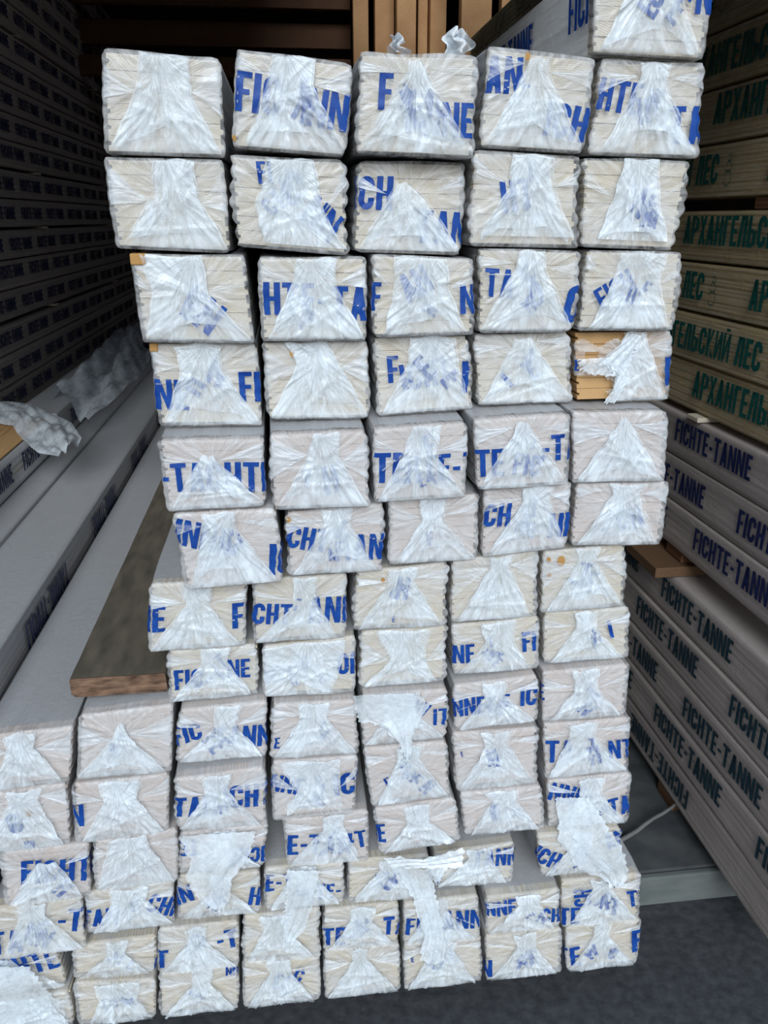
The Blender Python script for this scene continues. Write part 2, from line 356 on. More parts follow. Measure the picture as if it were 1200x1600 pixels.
    def bz0(s, v, side):
        return (1-v)*s.q[3][1]+v*s.q[0][1] if side < 0 else (1-v)*s.q[2][1]+v*s.q[1][1]
    def P(s, u, v, off=0.0):
        a = min(max(u, 0), 1)*s.nx; b = min(max(v, 0), 1)*s.nz; i = min(int(a), s.nx-1); j = min(int(b), s.nz-1); fa, fb = a-i, b-j
        o = []
        for A in (s.X, s.Y, s.Z): o.append((A[j, i]*(1-fa)+A[j, i+1]*fa)*(1-fb)+(A[j+1, i]*(1-fa)+A[j+1, i+1]*fa)*fb)
        o[1] -= off
        return o
    def onfront(s, a, b):
        u, v = a/s.w, b/s.h
        if v < .01 or v > .985: return None
        if u < -.35 or u > 1.35: return None
        if 0 <= u <= 1: return tuple(s.P(u, v, .0007))
        p = s.P(0 if u < 0 else 1, v); d = (-u if u < 0 else u-1)*s.w
        return (p[0]+(-.0006 if u < 0 else .0006), p[1]+d, p[2])
    def folds(s, st, flapmat=None):
        rg = s.rg
        wv = st.get('wv', s.wz/s.h); wc = .5+s.wx/s.w+st.get('dx', 0)
        wl = st.get('wl', rg.uniform(.08, .19)); wr = st.get('wr', rg.uniform(.08, .19))
        tl = st.get('tl', wl+rg.uniform(0, .07)); tr = st.get('tr', wr+rg.uniform(0, .07))
        bl = st.get('bl', rg.uniform(.07, .13))-.05; br = st.get('br', rg.uniform(.87, .93))+.045; bv = st.get('bv', .035); tv = st.get('tv', .985)
        L_ = [(bv, bl), (bv+.06, bl+.02), (wv, wc-wl), (tv, wc-tl)]; R_2 = [(bv, br), (bv+.06, br-.02), (wv, wc+wr), (tv, wc+tr)]
        def sheet(nu, nv, v0f, v1, inset, off, cre, mat, name, hem):
            Vt, F = [], []; UU = np.zeros((nv+1, nu+1)); VV = UU.copy()
            for j in range(nv+1):
                for i in range(nu+1):
                    e = i/nu; v = v0f(e)+(v1-v0f(e))*j/nv
                    a = float(np.interp(v, [p[0] for p in L_], [p[1] for p in L_]))+inset; b = float(np.interp(v, [p[0] for p in R_2], [p[1] for p in R_2]))-inset
                    a += .006*math.sin(v*21+s.wx*900); b += .006*math.sin(v*17+s.wz*900)
                    UU[j, i] = a+(b-a)*e; VV[j, i] = v+(.012*math.sin(e*math.pi*2.3+s.wx*500)*(1 if j == nv else 0))
            X = (UU-.5)*s.w; Z = VV*s.h; cx = (wc-.5)*s.w; cz = wv*s.h
            H = np.zeros_like(X)
            for (n_, am, w_, lo, hi) in cre: H += creases(X, Z, cx, cz, rg, n_, am, w_, lo, hi)
            e = np.linspace(0, 1, nu+1)[None, :]; H = np.abs(H)+hem*(np.exp(-((e-.02)/.02)**2)+np.exp(-((e-.98)/.02)**2))
            # a few flat facets where the film was pressed over
            for _ in range(4):
                a = rg.uniform(0, math.pi); d = (X-cx-rg.uniform(-.03, .03))*math.cos(a)+(Z-s.h*rg.uniform(.2, .6))*math.sin(a); H += .0022*smooth(-.012, 0, d)*(1-smooth(0, .0012, d))
            H += .0030*np.exp(-(((X-cx)/.022)**2+((Z-cz)/.010)**2))*(.3+rg.rand(*X.shape)*.5)
            H *= smooth(0, .05, (VV-.03))
            for j in range(nv+1):
                for i in range(nu+1): Vt.append(s.P(UU[j, i], VV[j, i], off+float(H[j, i])))
            for j in range(nv):
                for i in range(nu): a = j*(nu+1)+i; F.append((a, a+1, a+nu+2, a+nu+1))
            mesh_obj(name, Vt, F, mat, s.root)
        zz = [rg.uniform(.05, .12), rg.uniform(.13, .26), rg.uniform(.18, .30), rg.uniform(.13, .28), rg.uniform(.05, .12)]
        big = s.nx > 20
        if big: sheet(26, 24, lambda e: float(np.interp(e, [0, .2, .5, .75, 1], zz)), tv-.01, rg.uniform(.008, .03), .0010, [(10, .0006, .0014, 0, 360)], M_INNER, 'inner_fold', .0)
        if big and rg.rand() < (.85 if s.has_text else .35):                    # stray print on the turned-in layers, seen faintly through the flap
            it = []
            for _ in range(rg.randint(2, 5)):
                it.append((rg.choice(list('FICHTENA')), s.w*rg.uniform(.32, .66), s.h*rg.uniform(.18, .58), s.h*rg.uniform(.18, .38), rg.uniform(-60, 60)))
            oo = .0032 if rg.rand() < .5 and s.has_text else .0009
            def inn(a, b):
                u, v = a/s.w, b/s.h
                if not (.06 < v < .9): return None
                l = float(np.interp(v, [q[0] for q in L_], [q[1] for q in L_])); r = float(np.interp(v, [q[0] for q in R_2], [q[1] for q in R_2]))
                if u < l+.03 or u > r-.03: return None
                return tuple(s.P(u, v, oo))
            text_mesh('inner_lettering', it, inn, M_BLUE, s.root)
        sheet(56 if big else 12, 52 if big else 12, lambda e: bv, tv, 0, .0036, [(26, .0026, .0011, 205, 335), (9, .0015, .0012, 20, 160)], flapmat or M_FLAP, 'end_flap', .0022)
        # corner folds tucked in from both sides below the flap's edge
        for sd in (0, 1):
            if st.get('nofold') == sd: continue
            eu = .015 if sd == 0 else .985; top = rg.uniform(.86, .97); low = rg.uniform(.62, .8) if s.has_text else rg.uniform(.38, .6)
            tipu = wc+(-wl-.0 if sd == 0 else wr+.0); tipv = wv-(rg.uniform(-.08, .02) if s.has_text else rg.uniform(-.02, .1))
            n1, n2 = 16, 14; Vt, F = [], []
            rid = rg.uniform(0, 6.28)
            for j in range(n2+1):
                for i in range(n1+1):
                    a, b = i/n1, j/n2; v0 = low+(top-low)*b
                    u = eu+(tipu-eu)*a; v = v0+(tipv-v0)*a**.8
                    Vt.append(s.P(u, v, .0009+.0016*abs(math.sin(b*9+rid))*a*(1-a)*3+(.001 if j in (0, n2) else 0)*(1-a)))
            for j in range(n2):
                for i in range(n1): a = j*(n1+1)+i; F.append((a, a+1, a+n1+2, a+n1+1))
            mesh_obj('corner_fold', Vt, F, M_FOLD, s.root)
    def knot(s, u, v, r):
        Vt = [s.P(u, v, .0012)]; n = 14
        for k in range(n): a = 2*math.pi*k/n; Vt.append(s.P(u+r*.7*math.cos(a)/s.w, v+r*math.sin(a)/s.h, .0009))
        o = mesh_obj('knot', Vt, [(0, 1+k, 1+(k+1) % n) for k in range(n)], M_KNOT, s.root)
        o['label'] = 'round brown knot showing through the film'
    def strip(s, left, right, off, seed, name='torn_film', mat=None, yb=0.0, label=None):
        """loose piece of film hanging down over the pile: outlines taken on the face plane, given its own stand-off and folds"""
        rg = np.random.RandomState(seed); nv, nu = 34, 18
        def rs(P):
            P = np.array([hit(x, y, y=s.y0) for x, y in P]); d = np.r_[0, np.cumsum(np.linalg.norm(np.diff(P, axis=0), axis=1))]
            t = np.linspace(0, d[-1], nv+1); return np.stack([np.interp(t, d, P[:, k]) for k in range(3)], 1)
        A, B = rs(left), rs(right); Vt, F = [], []; ph = rg.uniform(0, 6.28, 4)
        for j in range(nv+1):
            t = j/nv
            for i in range(nu+1):
                e = i/nu; p = A[j]*(1-e)+B[j]*e
                yy = -off*(1+.5*math.sin(t*5+ph[0]))-abs(.005*math.sin(e*9+ph[1]+t*3))*(.4+t)-.003*abs(math.sin(e*23+ph[2]+4*math.sin(t*4)))
                jag = (.003*rg.uniform(-1, 1) if i in (0, nu) or j == nv else 0)
                Vt.append((p[0]-s.cx+jag, yy+yb, p[2]-s.bz+jag*.8))
        for j in range(nv):
            for i in range(nu): a = j*(nu+1)+i; F.append((a, a+1, a+nu+2, a+nu+1))
        o = mesh_obj(name, Vt, F, mat or M_TORN, s.root)
        if label: o['label'] = label
        return o
# ------------------------------------------------------------------ the setting
SLAB = ZO-1.365
def struct_box(name, x0, x1, y0, y1, z0, z1, mat, bev=0.0): return structure(box(name, x0, x1, y0, y1, z0, z1, mat, None, bev))
struct_box('ground', -9, 9, -9, 0.235, -0.12, 0.0, M_ASPH)
struct_box('floor', -2.2, 2.2, 0.222, 6.4, -0.10, SLAB, M_SLAB, 0.006)
struct_box('trim_1', -2.2, 2.2, 0.205, 0.2215, 0.0, SLAB-0.001, M_KERB, 0.004)
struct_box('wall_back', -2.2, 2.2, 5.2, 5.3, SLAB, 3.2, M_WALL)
struct_box('wall_left', -1.50, -1.40, -1.3, 5.2, 0.0, 3.2, M_WALL)  # run forward unseen past the opening to keep sky light off the right stack
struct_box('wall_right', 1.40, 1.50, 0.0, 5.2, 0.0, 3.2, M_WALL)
# opening added in the unseen roof so sun and sky reach the far studs
RX0, RX1, RY0, RY1 = .20, 1.38, 1.7, 2.9
V, F = [], []
for a, b, c, d in ((-2.2, 2.2, 0.0, RY0), (-2.2, RX0, RY0, RY1), (RX1, 2.2, RY0, RY1), (-2.2, 2.2, RY1, 5.3)):
    v, f = box_vf(a, b, c, d, 3.2, 3.3); F += [tuple(len(V)+k for k in q) for q in f]; V += v
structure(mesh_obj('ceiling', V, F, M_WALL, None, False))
struct_box('wall_front', -2.2, 2.2, 0.10, 0.22, ZO+.36, 3.2, M_WALL)  # unseen header, added and set low to shade the interior
nt = 2
def trim(x0, x1, y0, y1, z0, z1, mat):
    global nt
    struct_box('trim_%d' % nt, x0, x1, y0, y1, z0, z1, mat, 0.004); nt += 1
YS = 3.6
for pa, pb, dy, mt in ((552, 576, .1, M_STUD), (586, 616, .15, M_STUD), (620, 650, .0, M_STUD), (653, 668, .2, M_STUD), (672, 697, .15, M_STUD), (720, 767, -.3, M_STUD), (782, 822, .1, M_STUD), (830, 870, .15, M_STUD), (895, 930, 0, M_STUD)):
    y = YS+dy; a = hit(pa, 60, y=y); b = hit(pb, 60, y=y); trim(a[0], b[0], y, y+.07, SLAB, 3.19, mt)
for pt, pb, dy in ((-40, 9, 0.0), (32, 72, .12), (88, 120, 0)):
    y = YS+dy+.3; a = hit(300, pt, y=y); b = hit(300, pb, y=y); trim(-1.39, hit(548, 40, y=y)[0], y, y+.05, b[2], a[2], M_BEAM)

# ------------------------------------------------------------------ the big pile: front faces of the packs, in photograph pixels
QUADS = {
'A1': [(157,73),(345,88),(352,246),(162,240)],
'A2': [(369,73),(554,98),(541,243),(361,228)],
'A3': [(562,79),(748,84),(741,237),(554,228)],
'A4': [(764,69),(937,89),(913,240),(748,230)],
'A5': [(937,90),(1102,97),(1092,247),(920,241)],
'B1': [(160,243),(352,248),(362,396),(180,388)],
'B2': [(354,240),(540,248),(545,397),(366,382)],
'B3': [(558,249),(734,252),(723,392),(550,387)],
'B4': [(734,233),(910,242),(905,382),(730,379)],
'B5': [(910,244),(1083,249),(1056,387),(906,381)],
'C1': [(201,395),(382,397),(398,533),(222,531)],
'C2': [(401,399),(575,401),(573,531),(408,531)],
'C3': [(579,396),(742,402),(742,519),(582,524)],
'C4': [(747,386),(912,391),(900,515),(747,517)],
'C5': [(915,389),(1070,393),(1056,512),(903,512)],
'D1': [(232,535),(404,535),(412,665),(248,667)],
'D2': [(407,534),(577,531),(579,658),(416,660)],
'D3': [(581,526),(737,522),(742,641),(590,652)],
'D4': [(737,522),(893,517),(898,636),(745,641)],
'D5': [(894,517),(1052,515),(1046,629),(898,634)],
'E1': [(245,688),(414,683),(416,790),(260,798)],
'E2': [(416,677),(580,671),(580,790),(425,795)],
'E3': [(576,669),(735,659),(728,769),(583,778)],
'E4': [(737,650),(894,641),(889,753),(745,762)],
'E5': [(894,638),(1046,636),(1041,748),(896,750)],
'F1': [(269,802),(432,793),(445,895),(288,908)],
'F2': [(445,800),(605,785),(598,889),(447,897)],
'F3': [(604,780),(750,771),(746,869),(606,877)],
'F4': [(756,765),(898,752),(889,846),(752,861)],
'F5': [(898,755),(1048,752),(1034,848),(890,849)],
'G1': [(232,912),(389,904),(383,1004),(230,1014)],
'G2': [(391,906),(543,895),(540,995),(396,1004)],
'G3': [(555,893),(705,877),(699,979),(550,985)],
'G4': [(702,877),(846,857),(841,961),(702,971)],
'G5': [(844,861),(980,849),(977,944),(844,955)],
'H1': [(260,1016),(407,1006),(405,1091),(264,1104)],
'H2': [(405,1010),(557,993),(556,1089),(410,1095)],
'H3': [(562,987),(703,977),(696,1070),(560,1081)],
'H4': [(702,977),(850,961),(844,1052),(708,1062)],
'H5': [(844,957),(985,948),(982,1034),(846,1044)],
'I1': [(275,1107),(418,1091),(417,1190),(272,1202)],
'I2': [(423,1098),(560,1090),(561,1174),(421,1184)],
'I3': [(561,1083),(705,1074),(699,1153),(565,1167)],
'I4': [(704,1069),(846,1052),(842,1130),(710,1146)],
'I5': [(844,1048),(985,1034),(979,1118),(847,1129)],
'J1': [(270,1215),(414,1195),(416,1287),(275,1296)],
'J2': [(423,1190),(561,1181),(555,1264),(425,1276)],
'J3': [(565,1170),(701,1158),(704,1240),(580,1258)],
'J4': [(705,1146),(843,1137),(839,1223),(713,1235)],
'J5': [(848,1132),(986,1121),(982,1205),(852,1219)],
'K1': [(280,1303),(418,1287),(413,1355),(279,1366)],
'K2': [(441,1280),(577,1265),(577,1340),(448,1348)],
'K3': [(582,1265),(715,1247),(724,1314),(594,1335)],
'K4': [(715,1240),(850,1228),(853,1307),(722,1319)],
'K5': [(852,1221),(988,1207),(982,1289),(855,1297)],
'L1': [(276,1370),(407,1361),(410,1431),(277,1443)],
'L2': [(410,1357),(540,1347),(538,1412),(412,1424)],
'L3': [(542,1345),(673,1335),(677,1403),(542,1412)],
'L4': [(675,1335),(806,1316),(800,1391),(675,1398)],
'L5': [(838,1303),(973,1293),(968,1359),(845,1370)],
'M1': [(245,1451),(376,1438),(374,1505),(245,1519)],
'M2': [(376,1433),(502,1418),(502,1492),(378,1499)],
'M3': [(502,1422),(626,1410),(623,1473),(502,1482)],
'M4': [(628,1410),(754,1395),(754,1461),(630,1471)],
'M5': [(754,1401),(876,1387),(874,1450),(758,1461)],
'M6': [(876,1377),(1003,1366),(1000,1433),(878,1447)],
'N1': [(245,1521),(374,1506),(374,1578),(246,1589)],
'N2': [(376,1503),(502,1494),(502,1553),(379,1564)],
'N3': [(503,1485),(626,1473),(628,1541),(506,1555)],
'N4': [(628,1475),(754,1464),(754,1529),(631,1543)],
'N5': [(757,1464),(880,1450),(878,1520),(760,1534)],
'N6': [(882,1447),(1004,1436),(997,1501),(885,1517)],
'P2': [(122,1118),(274,1100),(270,1206),(119,1217)],
'Q2': [(110,1226),(265,1208),(263,1294),(116,1314)],
'R2': [(142,1314),(277,1294),(279,1370),(145,1386)],
'S2': [(131,1397),(271,1375),(274,1451),(135,1467)],
'U2': [(112,1478),(245,1463),(245,1526),(115,1535)],
'V2': [(112,1535),(245,1528),(245,1587),(118,1599)],
'R1': [(-4,1332),(140,1316),(140,1397),(6,1413)],
'T5': [(932,-74),(1122,-66),(1102,91),(926,80)],
'P1': [(-38,1152),(115,1134),(108,1221),(-44,1238)],
'Q1': [(-42,1243),(104,1224),(110,1316),(-36,1336)],
'S1': [(-20,1421),(128,1400),(135,1472),(-12,1492)],
'U1': [(-52,1503),(88,1483),(105,1545),(-34,1562)],
'V1': [(-34,1565),(108,1547),(117,1598),(-22,1614)],
}
DY = {'A': 0.0, 'B': .006, 'C': .010, 'D': .030, 'E': -.030, 'F': -.012, 'G': .0, 'H': .006, 'I': -.010, 'J': -.014, 'K': -.018, 'L': .0, 'M': -.006, 'N': .0,
      'P': -.012, 'Q': -.012, 'R': -.006, 'S': 0.0, 'U': .01, 'V': .0, 'T': -.01}
DYX = {'A3': -.014, 'B3': .014, 'L5': -.03, 'E5': .012, 'F1': -.02, 'M5': -.02, 'K2': .012, 'A2': -.006, 'J1': -.02, 'K1': -.01}
W = {}
for k, q in QUADS.items():
    y0 = DY[k[0]]+DYX.get(k, 0.0)
    P = [hit(x, y, y=y0) for x, y in q]
    W[k] = dict(y0=y0, tl=[P[0][0], P[0][2]], tr=[P[1][0], P[1][2]], br=[P[2][0], P[2][2]], bl=[P[3][0], P[3][2]])
def lerp_z(a, b, x): return a[1]+(b[1]-a[1])*(x-a[0])/(b[0]-a[0])
ORDER = ['V', 'U', 'S', 'R', 'Q', 'P'], ['N', 'M', 'L', 'K', 'J', 'I', 'H', 'G', 'F', 'E', 'D', 'C', 'B', 'A', 'T']
def supports(k):
    p = W[k]; out = []
    for j, o in W.items():
        if j == k: continue
        x0, x1 = max(p['bl'][0], o['tl'][0]), min(p['br'][0], o['tr'][0])
        if x1-x0 < .02: continue
        xm = (x0+x1)/2; d = lerp_z(p['bl'], p['br'], xm)-lerp_z(o['tl'], o['tr'], xm)
        if abs(d) < .035 and (p['tl'][1]+p['bl'][1]) > (o['tl'][1]+o['bl'][1])+.05: out.append((j, x0, x1))
    return out
rows_up = ['V', 'U', 'N', 'M', 'S', 'L', 'R', 'K', 'Q', 'J', 'P', 'I', 'H', 'G', 'F', 'E', 'D', 'C', 'B', 'A', 'T']
for k in W:
    if k[0] in 'NV': W[k]['bl'][1] = W[k]['br'][1] = SLAB+.0006
for r in rows_up:
    for k in sorted(W):
        if k[0] != r: continue
        S = supports(k)
        if not S: continue
        ds = [(j, x, lerp_z(W[k]['bl'], W[k]['br'], x)-lerp_z(W[j]['tl'], W[j]['tr'], x)) for j, a, b in S for x in (a, b)]
        m = sum(d for _, _, d in ds)/len(ds)
        if m < 0:                                    # share a small misfit between the two
            for j in {d[0] for d in ds}: W[j]['tl'][1] += m*.45; W[j]['tr'][1] += m*.45
            for e in ('bl', 'br'): W[k][e][1] -= m*.45
for r in rows_up:
    for k in sorted(W):
        if k[0] != r: continue
        S = supports(k)
        if not S: continue
        for it in range(4):
            dl = [lerp_z(W[k]['bl'], W[k]['br'], x)-lerp_z(W[j]['tl'], W[j]['tr'], x) for j, a, b in S for x in (a, b)]
            m = min(dl)
            if m < .0004: 
                for e in ('bl', 'br'): W[k][e][1] += .0006-m
        dl = min(dl) if min(dl) > 0 else 0
        dl = min(lerp_z(W[k]['bl'], W[k]['br'], x)-lerp_z(W[j]['tl'], W[j]['tr'], x) for j, a, b in S for x in (a, b))
        if .0006 < dl < .02:
            for e in ('bl', 'br'): W[k][e][1] -= (dl-.0006)
for rr in ['T', 'A', 'B', 'C', 'D', 'E', 'F', 'G', 'H', 'PI', 'QJ', 'RK', 'SL', 'UM', 'VN']:
    ks = sorted([k for k in W if k[0] in rr], key=lambda k: W[k]['bl'][0])
    for a, b in zip(ks, ks[1:]):
        if abs(W[a]['bl'][1]-W[b]['bl'][1]) > .06: continue
        for ea, eb in (('tr', 'tl'), ('br', 'bl')):
            g = W[b][eb][0]-W[a][ea][0]
            if -.03 < g < .006: W[a][ea][0] -= (.006-g)/2; W[b][eb][0] += (.006-g)/2

for e in ('tl', 'bl'): W['P1'][e][0] = max(W['P1'][e][0], -.486)
TX = {
'T5': [("TA", .0, .86, .36, 0), ("NE", .86, .45, .36, 0), ("E", .60, .4, .35, -35)],
'A2': [("FIC", .01, .38, .40, -2), ("NNE", .62, .30, .40, -4)],
'A3': [("F", .17, .44, .36, -1), ("TA", .38, .22, .3, 8), ("NNE", .55, .20, .34, 0)],
'A4': [("AN", .0, .54, .36, 2), ("ICH", .58, .17, .36, -6), ("L", .34, .6, .25, 20)],
'A5': [("HTE", .0, .48, .33, -6), ("TAN", .70, .14, .40, 2)],
'B2': [("FI", .24, .70, .24, 4), ("NN", .58, .36, .34, -38)],
'B3': [("ICH", -.05, .47, .36, 0), ("TAN", .56, .13, .36, -3)],
'B4': [("E", .52, .74, .16, 0), ("HT", .3, .35, .34, 10)],
'B5': [("F", .5, .55, .18, 22)],
'C1': [("VN", .32, .38, .40, -40), ("I", .4, .3, .2, -80)],
'C2': [("HTE-", .04, .32, .38, -1), ("TAN", .66, .26, .40, -1)],
'C3': [("F", -.02, .33, .34, 0), ("AN", .35, .42, .34, 28), ("NN", .86, .28, .38, 0)],
'C4': [("TA", .05, .44, .33, -3), ("O", .55, .30, .32, 20), ("O", .85, .14, .46, -8)],
'C5': [("FICH", .22, .26, .28, 34)],
'D1': [("NE", .0, .22, .36, -2), ("FI", .80, .30, .36, 0)],
'D3': [("F", .13, .42, .34, 0), ("ICHT", .28, .30, .34, 8), ("I", .88, .24, .42, -4)],
'D4': [("E", .58, .34, .28, 24)],
'D5': [("E", .0, .46, .15, 0), ("F", .95, .22, .40, 5)],
'E1': [("-TA", -.02, .28, .40, 0), ("CHTE", .42, .26, .42, -2)],
'E3': [("TE", .0, .28, .40, -3), ("HTE-T", .34, .25, .36, 0)],
'E4': [("TE", .0, .20, .38, 0), ("FIC", .38, .22, .3, -10), ("-TA", .70, .36, .36, 2)],
'F1': [("INNE", -.04, .62, .34, -18), ("IC", .86, .12, .42, -6)],
'F2': [("CHT", -.01, .46, .34, -12), ("FI", .5, .2, .3, 0), ("ANN", .68, .20, .38, -2)],
'F3': [("F", .44, .26, .22, 10)],
'F4': [("CH", .0, .46, .34, -4), ("TE", .35, .35, .16, -10), ("NN", .76, .20, .36, -2)],
'F5': [("N", .66, .26, .34, 24), ("E", .32, .25, .12, 0)],
'G1': [("NE", -.14, .30, .38, 0), ("FI", .86, .28, .38, 2)],
'G2': [("CHT", -.01, .32, .32, -5), ("ANN", .58, .28, .40, -3)],
'G3': [("E", .42, .12, .1, 0)],
'H1': [("FIC", .07, .24, .38, 0), ("NE", .66, .38, .36, 0)],
'H2': [("NTE-", .04, .28, .3, 4), ("DI".replace('D', 'O'), .80, .36, .36, 0)],
'H4': [("NE", .0, .24, .36, 0), ("FI", .80, .36, .36, 2)],
'H5': [("E", .58, .48, .12, -30), ("I", .78, .42, .34, 14)],
'I1': [("FIC", -.01, .34, .34, 14), ("TANNE", .40, .24, .38, -3)],
'I2': [("E", .04, .2, .2, 0)],
'I3': [("NV", .55, .62, .26, -30), ("LI", .97, .62, .32, 180)],
'I4': [("NNE", -.02, .32, .38, 0), ("E F", .40, .34, .34, 0), ("IC", .78, .38, .40, -2)],
'I5': [("E", -.06, .45, .3, 0)],
'J1': [("-TAN", -.12, .30, .36, -3), ("ICHT", .52, .38, .38, -2)],
'J2': [("NNE", -.04, .54, .28, -16), ("ICH", .74, .34, .38, 6)],
'J3': [("E", .24, .30, .18, 20), ("V", .55, .30, .22, 15)],
'J4': [("E", .08, .6, .08, 0)],
'J5': [("-TA", -.10, .32, .40, -4), ("NTE", .76, .24, .36, 4)],
'K1': [("ICHT", 1.0, .50, .36, 178), ("TE", .22, .82, .36, 182)],
'K2': [("E-TAN", .02, .26, .40, -4), ("E-T", .64, .24, .34, 8)],
'K3': [("TE", -.16, .30, .38, -3)],
'K4': [("IE", .36, .30, .26, 12)],
'K5': [("NNE", .0, .62, .36, -18), ("-TA", .66, .14, .36, 8)],
'L1': [("NN", -.08, .30, .40, 16), ("HU".replace('U', 'I'), .84, .22, .42, -10)],
'L2': [("E-T", .02, .46, .38, 0), ("TE-", .64, .18, .34, -2)],
'L3': [("FE", .35, .35, .3, 6)],
'L4': [("I", .02, .12, .26, -24), ("TANN", .48, .50, .42, -2)],
'L5': [("ICH", -.10, .42, .38, -30), ("AN", .84, .52, .38, 20)],
'M1': [("-T", .74, .42, .40, 8), ("T", -.02, .16, .40, 0), ("E-F", .35, .4, .22, -10)],
'M3': [("TE", -.02, .14, .42, -2), ("CHT", .3, .28, .2, 0), ("TA", .78, .30, .40, -2)],
'M4': [("FI", .03, .26, .40, -2), ("ANNE", .50, .30, .42, -3)],
'M5': [("NNE", -.01, .50, .38, 0), ("CHT", .74, .20, .36, -4)],
'M6': [("TE", -.04, .08, .36, 0), ("CH", .38, .45, .3, 90), ("TA", .84, .32, .34, 6)],
'N1': [("NN", .84, .78, .20, 0), ("F", .5, .3, .15, 0)],
'N2': [("C", .62, .5, .3, -20)],
'N4': [("E", .1, .6, .1, 0)],
'N5': [("N", -.08, .1, .38, 0)],
'N6': [("TE", -.12, .12, .40, 4), ("FI", .90, .30, .46, 4)],
'Q1': [("NN", .5, .04, .12, 0)],
'R1': [("FICHTE", .22, .40, .40, -4)],
'S1': [("TA", -.02, .12, .42, 0), ("NN", .3, .3, .35, -30), ("-TA", .70, .40, .42, -8)],
'S2': [("TAN", -.08, .20, .40, -2), ("CHN", .66, .40, .40, -22)],
'U1': [("CHTE", .34, .42, .52, 6)],
'V2': [("EH", .35, .35, .25, 8)],
'U2': [("I", .98, .1, .3, 0)], 'Q2': [("N", -.04, .3, .36, 0)],
}
ST = {
'A1': dict(bl=.10, br=.93, wl=.26, wr=.20, tl=.22, tr=.20, wv=.62), 'A2': dict(bl=.16, br=.95, wl=.18, wr=.20, tl=.16, tr=.22, wv=.72),
'A3': dict(bl=.08, br=.94, wl=.08, wr=.10, tl=.06, tr=.04, wv=.80, tv=.93, dx=-.06), 'A4': dict(bl=.10, br=.92, wl=.08, wr=.14, tl=.06, tr=.12, wv=.80, tv=.93, dx=-.04),
'A5': dict(bl=.14, br=.90, wl=.10, wr=.14, wv=.80), 'B1': dict(bl=.12, br=.95, wl=.18, wr=.22, tl=.14, tr=.20, wv=.60),
'B2': dict(bl=.28, br=.92, wl=.26, wr=.34, tl=.12, tr=.28, wv=.45, bv=.07), 'B3': dict(bl=.10, br=.94, wl=.16, wr=.20, tl=.10, tr=.02, wv=.60, tv=.76),
'B4': dict(bl=.12, br=.90, wl=.22, wr=.22, tl=.20, tr=.18, wv=.62, bv=.12), 'B5': dict(bl=.20, br=.85, wl=.24, wr=.22, tl=.16, tr=.16, wv=.55, bv=.10),
'C1': dict(bl=.08, br=.93, wl=.36, wr=.14, tl=.42, tr=.12, wv=.55), 'C2': dict(bl=.12, br=.94, wl=.24, wr=.18, tl=.18, tr=.18, wv=.65),
'C3': dict(bl=.14, br=.88, wl=.28, wr=.26, tl=.28, tr=.24, wv=.60), 'C4': dict(bl=.06, br=.92, wl=.14, wr=.16, tl=.10, tr=.14, wv=.78),
'C5': dict(bl=.14, br=.88, wl=.22, wr=.28, tl=.14, tr=.34, wv=.60), 'D1': dict(bl=.10, br=.94, wl=.20, wr=.20, tl=.24, tr=.18, wv=.68),
'D2': dict(bl=.08, br=.94, wl=.20, wr=.20, tl=.30, tr=.08, wv=.72), 'D3': dict(bl=.10, br=.93, wl=.22, wr=.30, tl=.18, tr=.30, wv=.68),
'D4': dict(bl=.08, br=.94, wl=.16, wr=.10, tl=.12, tr=.06, wv=.82, tv=.93), 'D5': dict(bl=.40, br=.92, wl=.06, wr=.26, tl=-.02, tr=.22, wv=.75, nofold=0),
'E1': dict(bl=.10, br=.95, wl=.12, wr=.12, tl=.05, tr=.06, wv=.66, tv=.78, dx=-.05), 'E2': dict(bl=.10, br=.93, wl=.16, wr=.16, tl=.10, tr=.18, wv=.70, dx=.03),
'E3': dict(bl=.08, br=.93, wl=.20, wr=.16, tl=.10, tr=.22, wv=.62), 'E4': dict(bl=.07, br=.93, wl=.08, wr=.10, tl=.05, tr=.06, wv=.82, tv=.93),
'E5': dict(bl=.08, br=.90, wl=.08, wr=.10, tl=.03, tr=.04, wv=.80, tv=.92), 'H2': dict(bl=.06, br=.72, wl=.46, wr=.38, tl=.48, tr=.42, wv=.6),
'H3': dict(bl=.10, br=.85, wl=.16, wr=.24, tl=.34, tr=.30, wv=.50), 'H4': dict(bl=.10, br=.86, wl=.18, wr=.14, wv=.6), 'J2': dict(bl=.2, br=.8, wl=.2, wr=.3, tl=.4, tr=.3, wv=.5, bv=.2),
'P2': dict(bl=.06, br=.90, wl=.10, wr=.08, tl=.03, tr=.03, wv=.62, tv=.82, bv=.03), 'R1': dict(bl=.12, br=.90, wl=.24, wr=.16, tl=.14, tr=.08, wv=.60, tv=.74, dx=.05),
'R2': dict(bl=.08, br=.93, wl=.32, wr=.18, tl=.30, tr=.14, wv=.8), 'S2': dict(bl=.12, br=.95, wl=.22, wr=.18, wv=.7), 'S1': dict(bl=.14, br=.94, wl=.18, wr=.12, wv=.75),
'V2': dict(bl=.2, br=.93, wl=.25, wr=.22, wv=.6), 'U1': dict(bl=.0, br=.98, wl=.40, wr=.05, tl=.4, tr=-.05, wv=.7, tv=.95),
'V1': dict(bl=.0, br=.97, wl=.45, wr=.3, tl=.48, tr=.28, wv=.7),
}
KN = {'D2': [(.28, .86, .006)], 'F1': [(.42, .90, .005), (.42, .72, .004)], 'G3': [(.30, .82, .0045)], 'G5': [(.22, .82, .009), (.07, .86, .005), (.09, .62, .004)], 'I5': [(.42, .93, .004)],
      'Q1': [(.58, .62, .008)], 'A2': [(.02, .10, .004)], 'J4': [(.47, .93, .004)], 'A4': [(.36, .93, .005)], 'F2': [(.04, .88, .006)]}
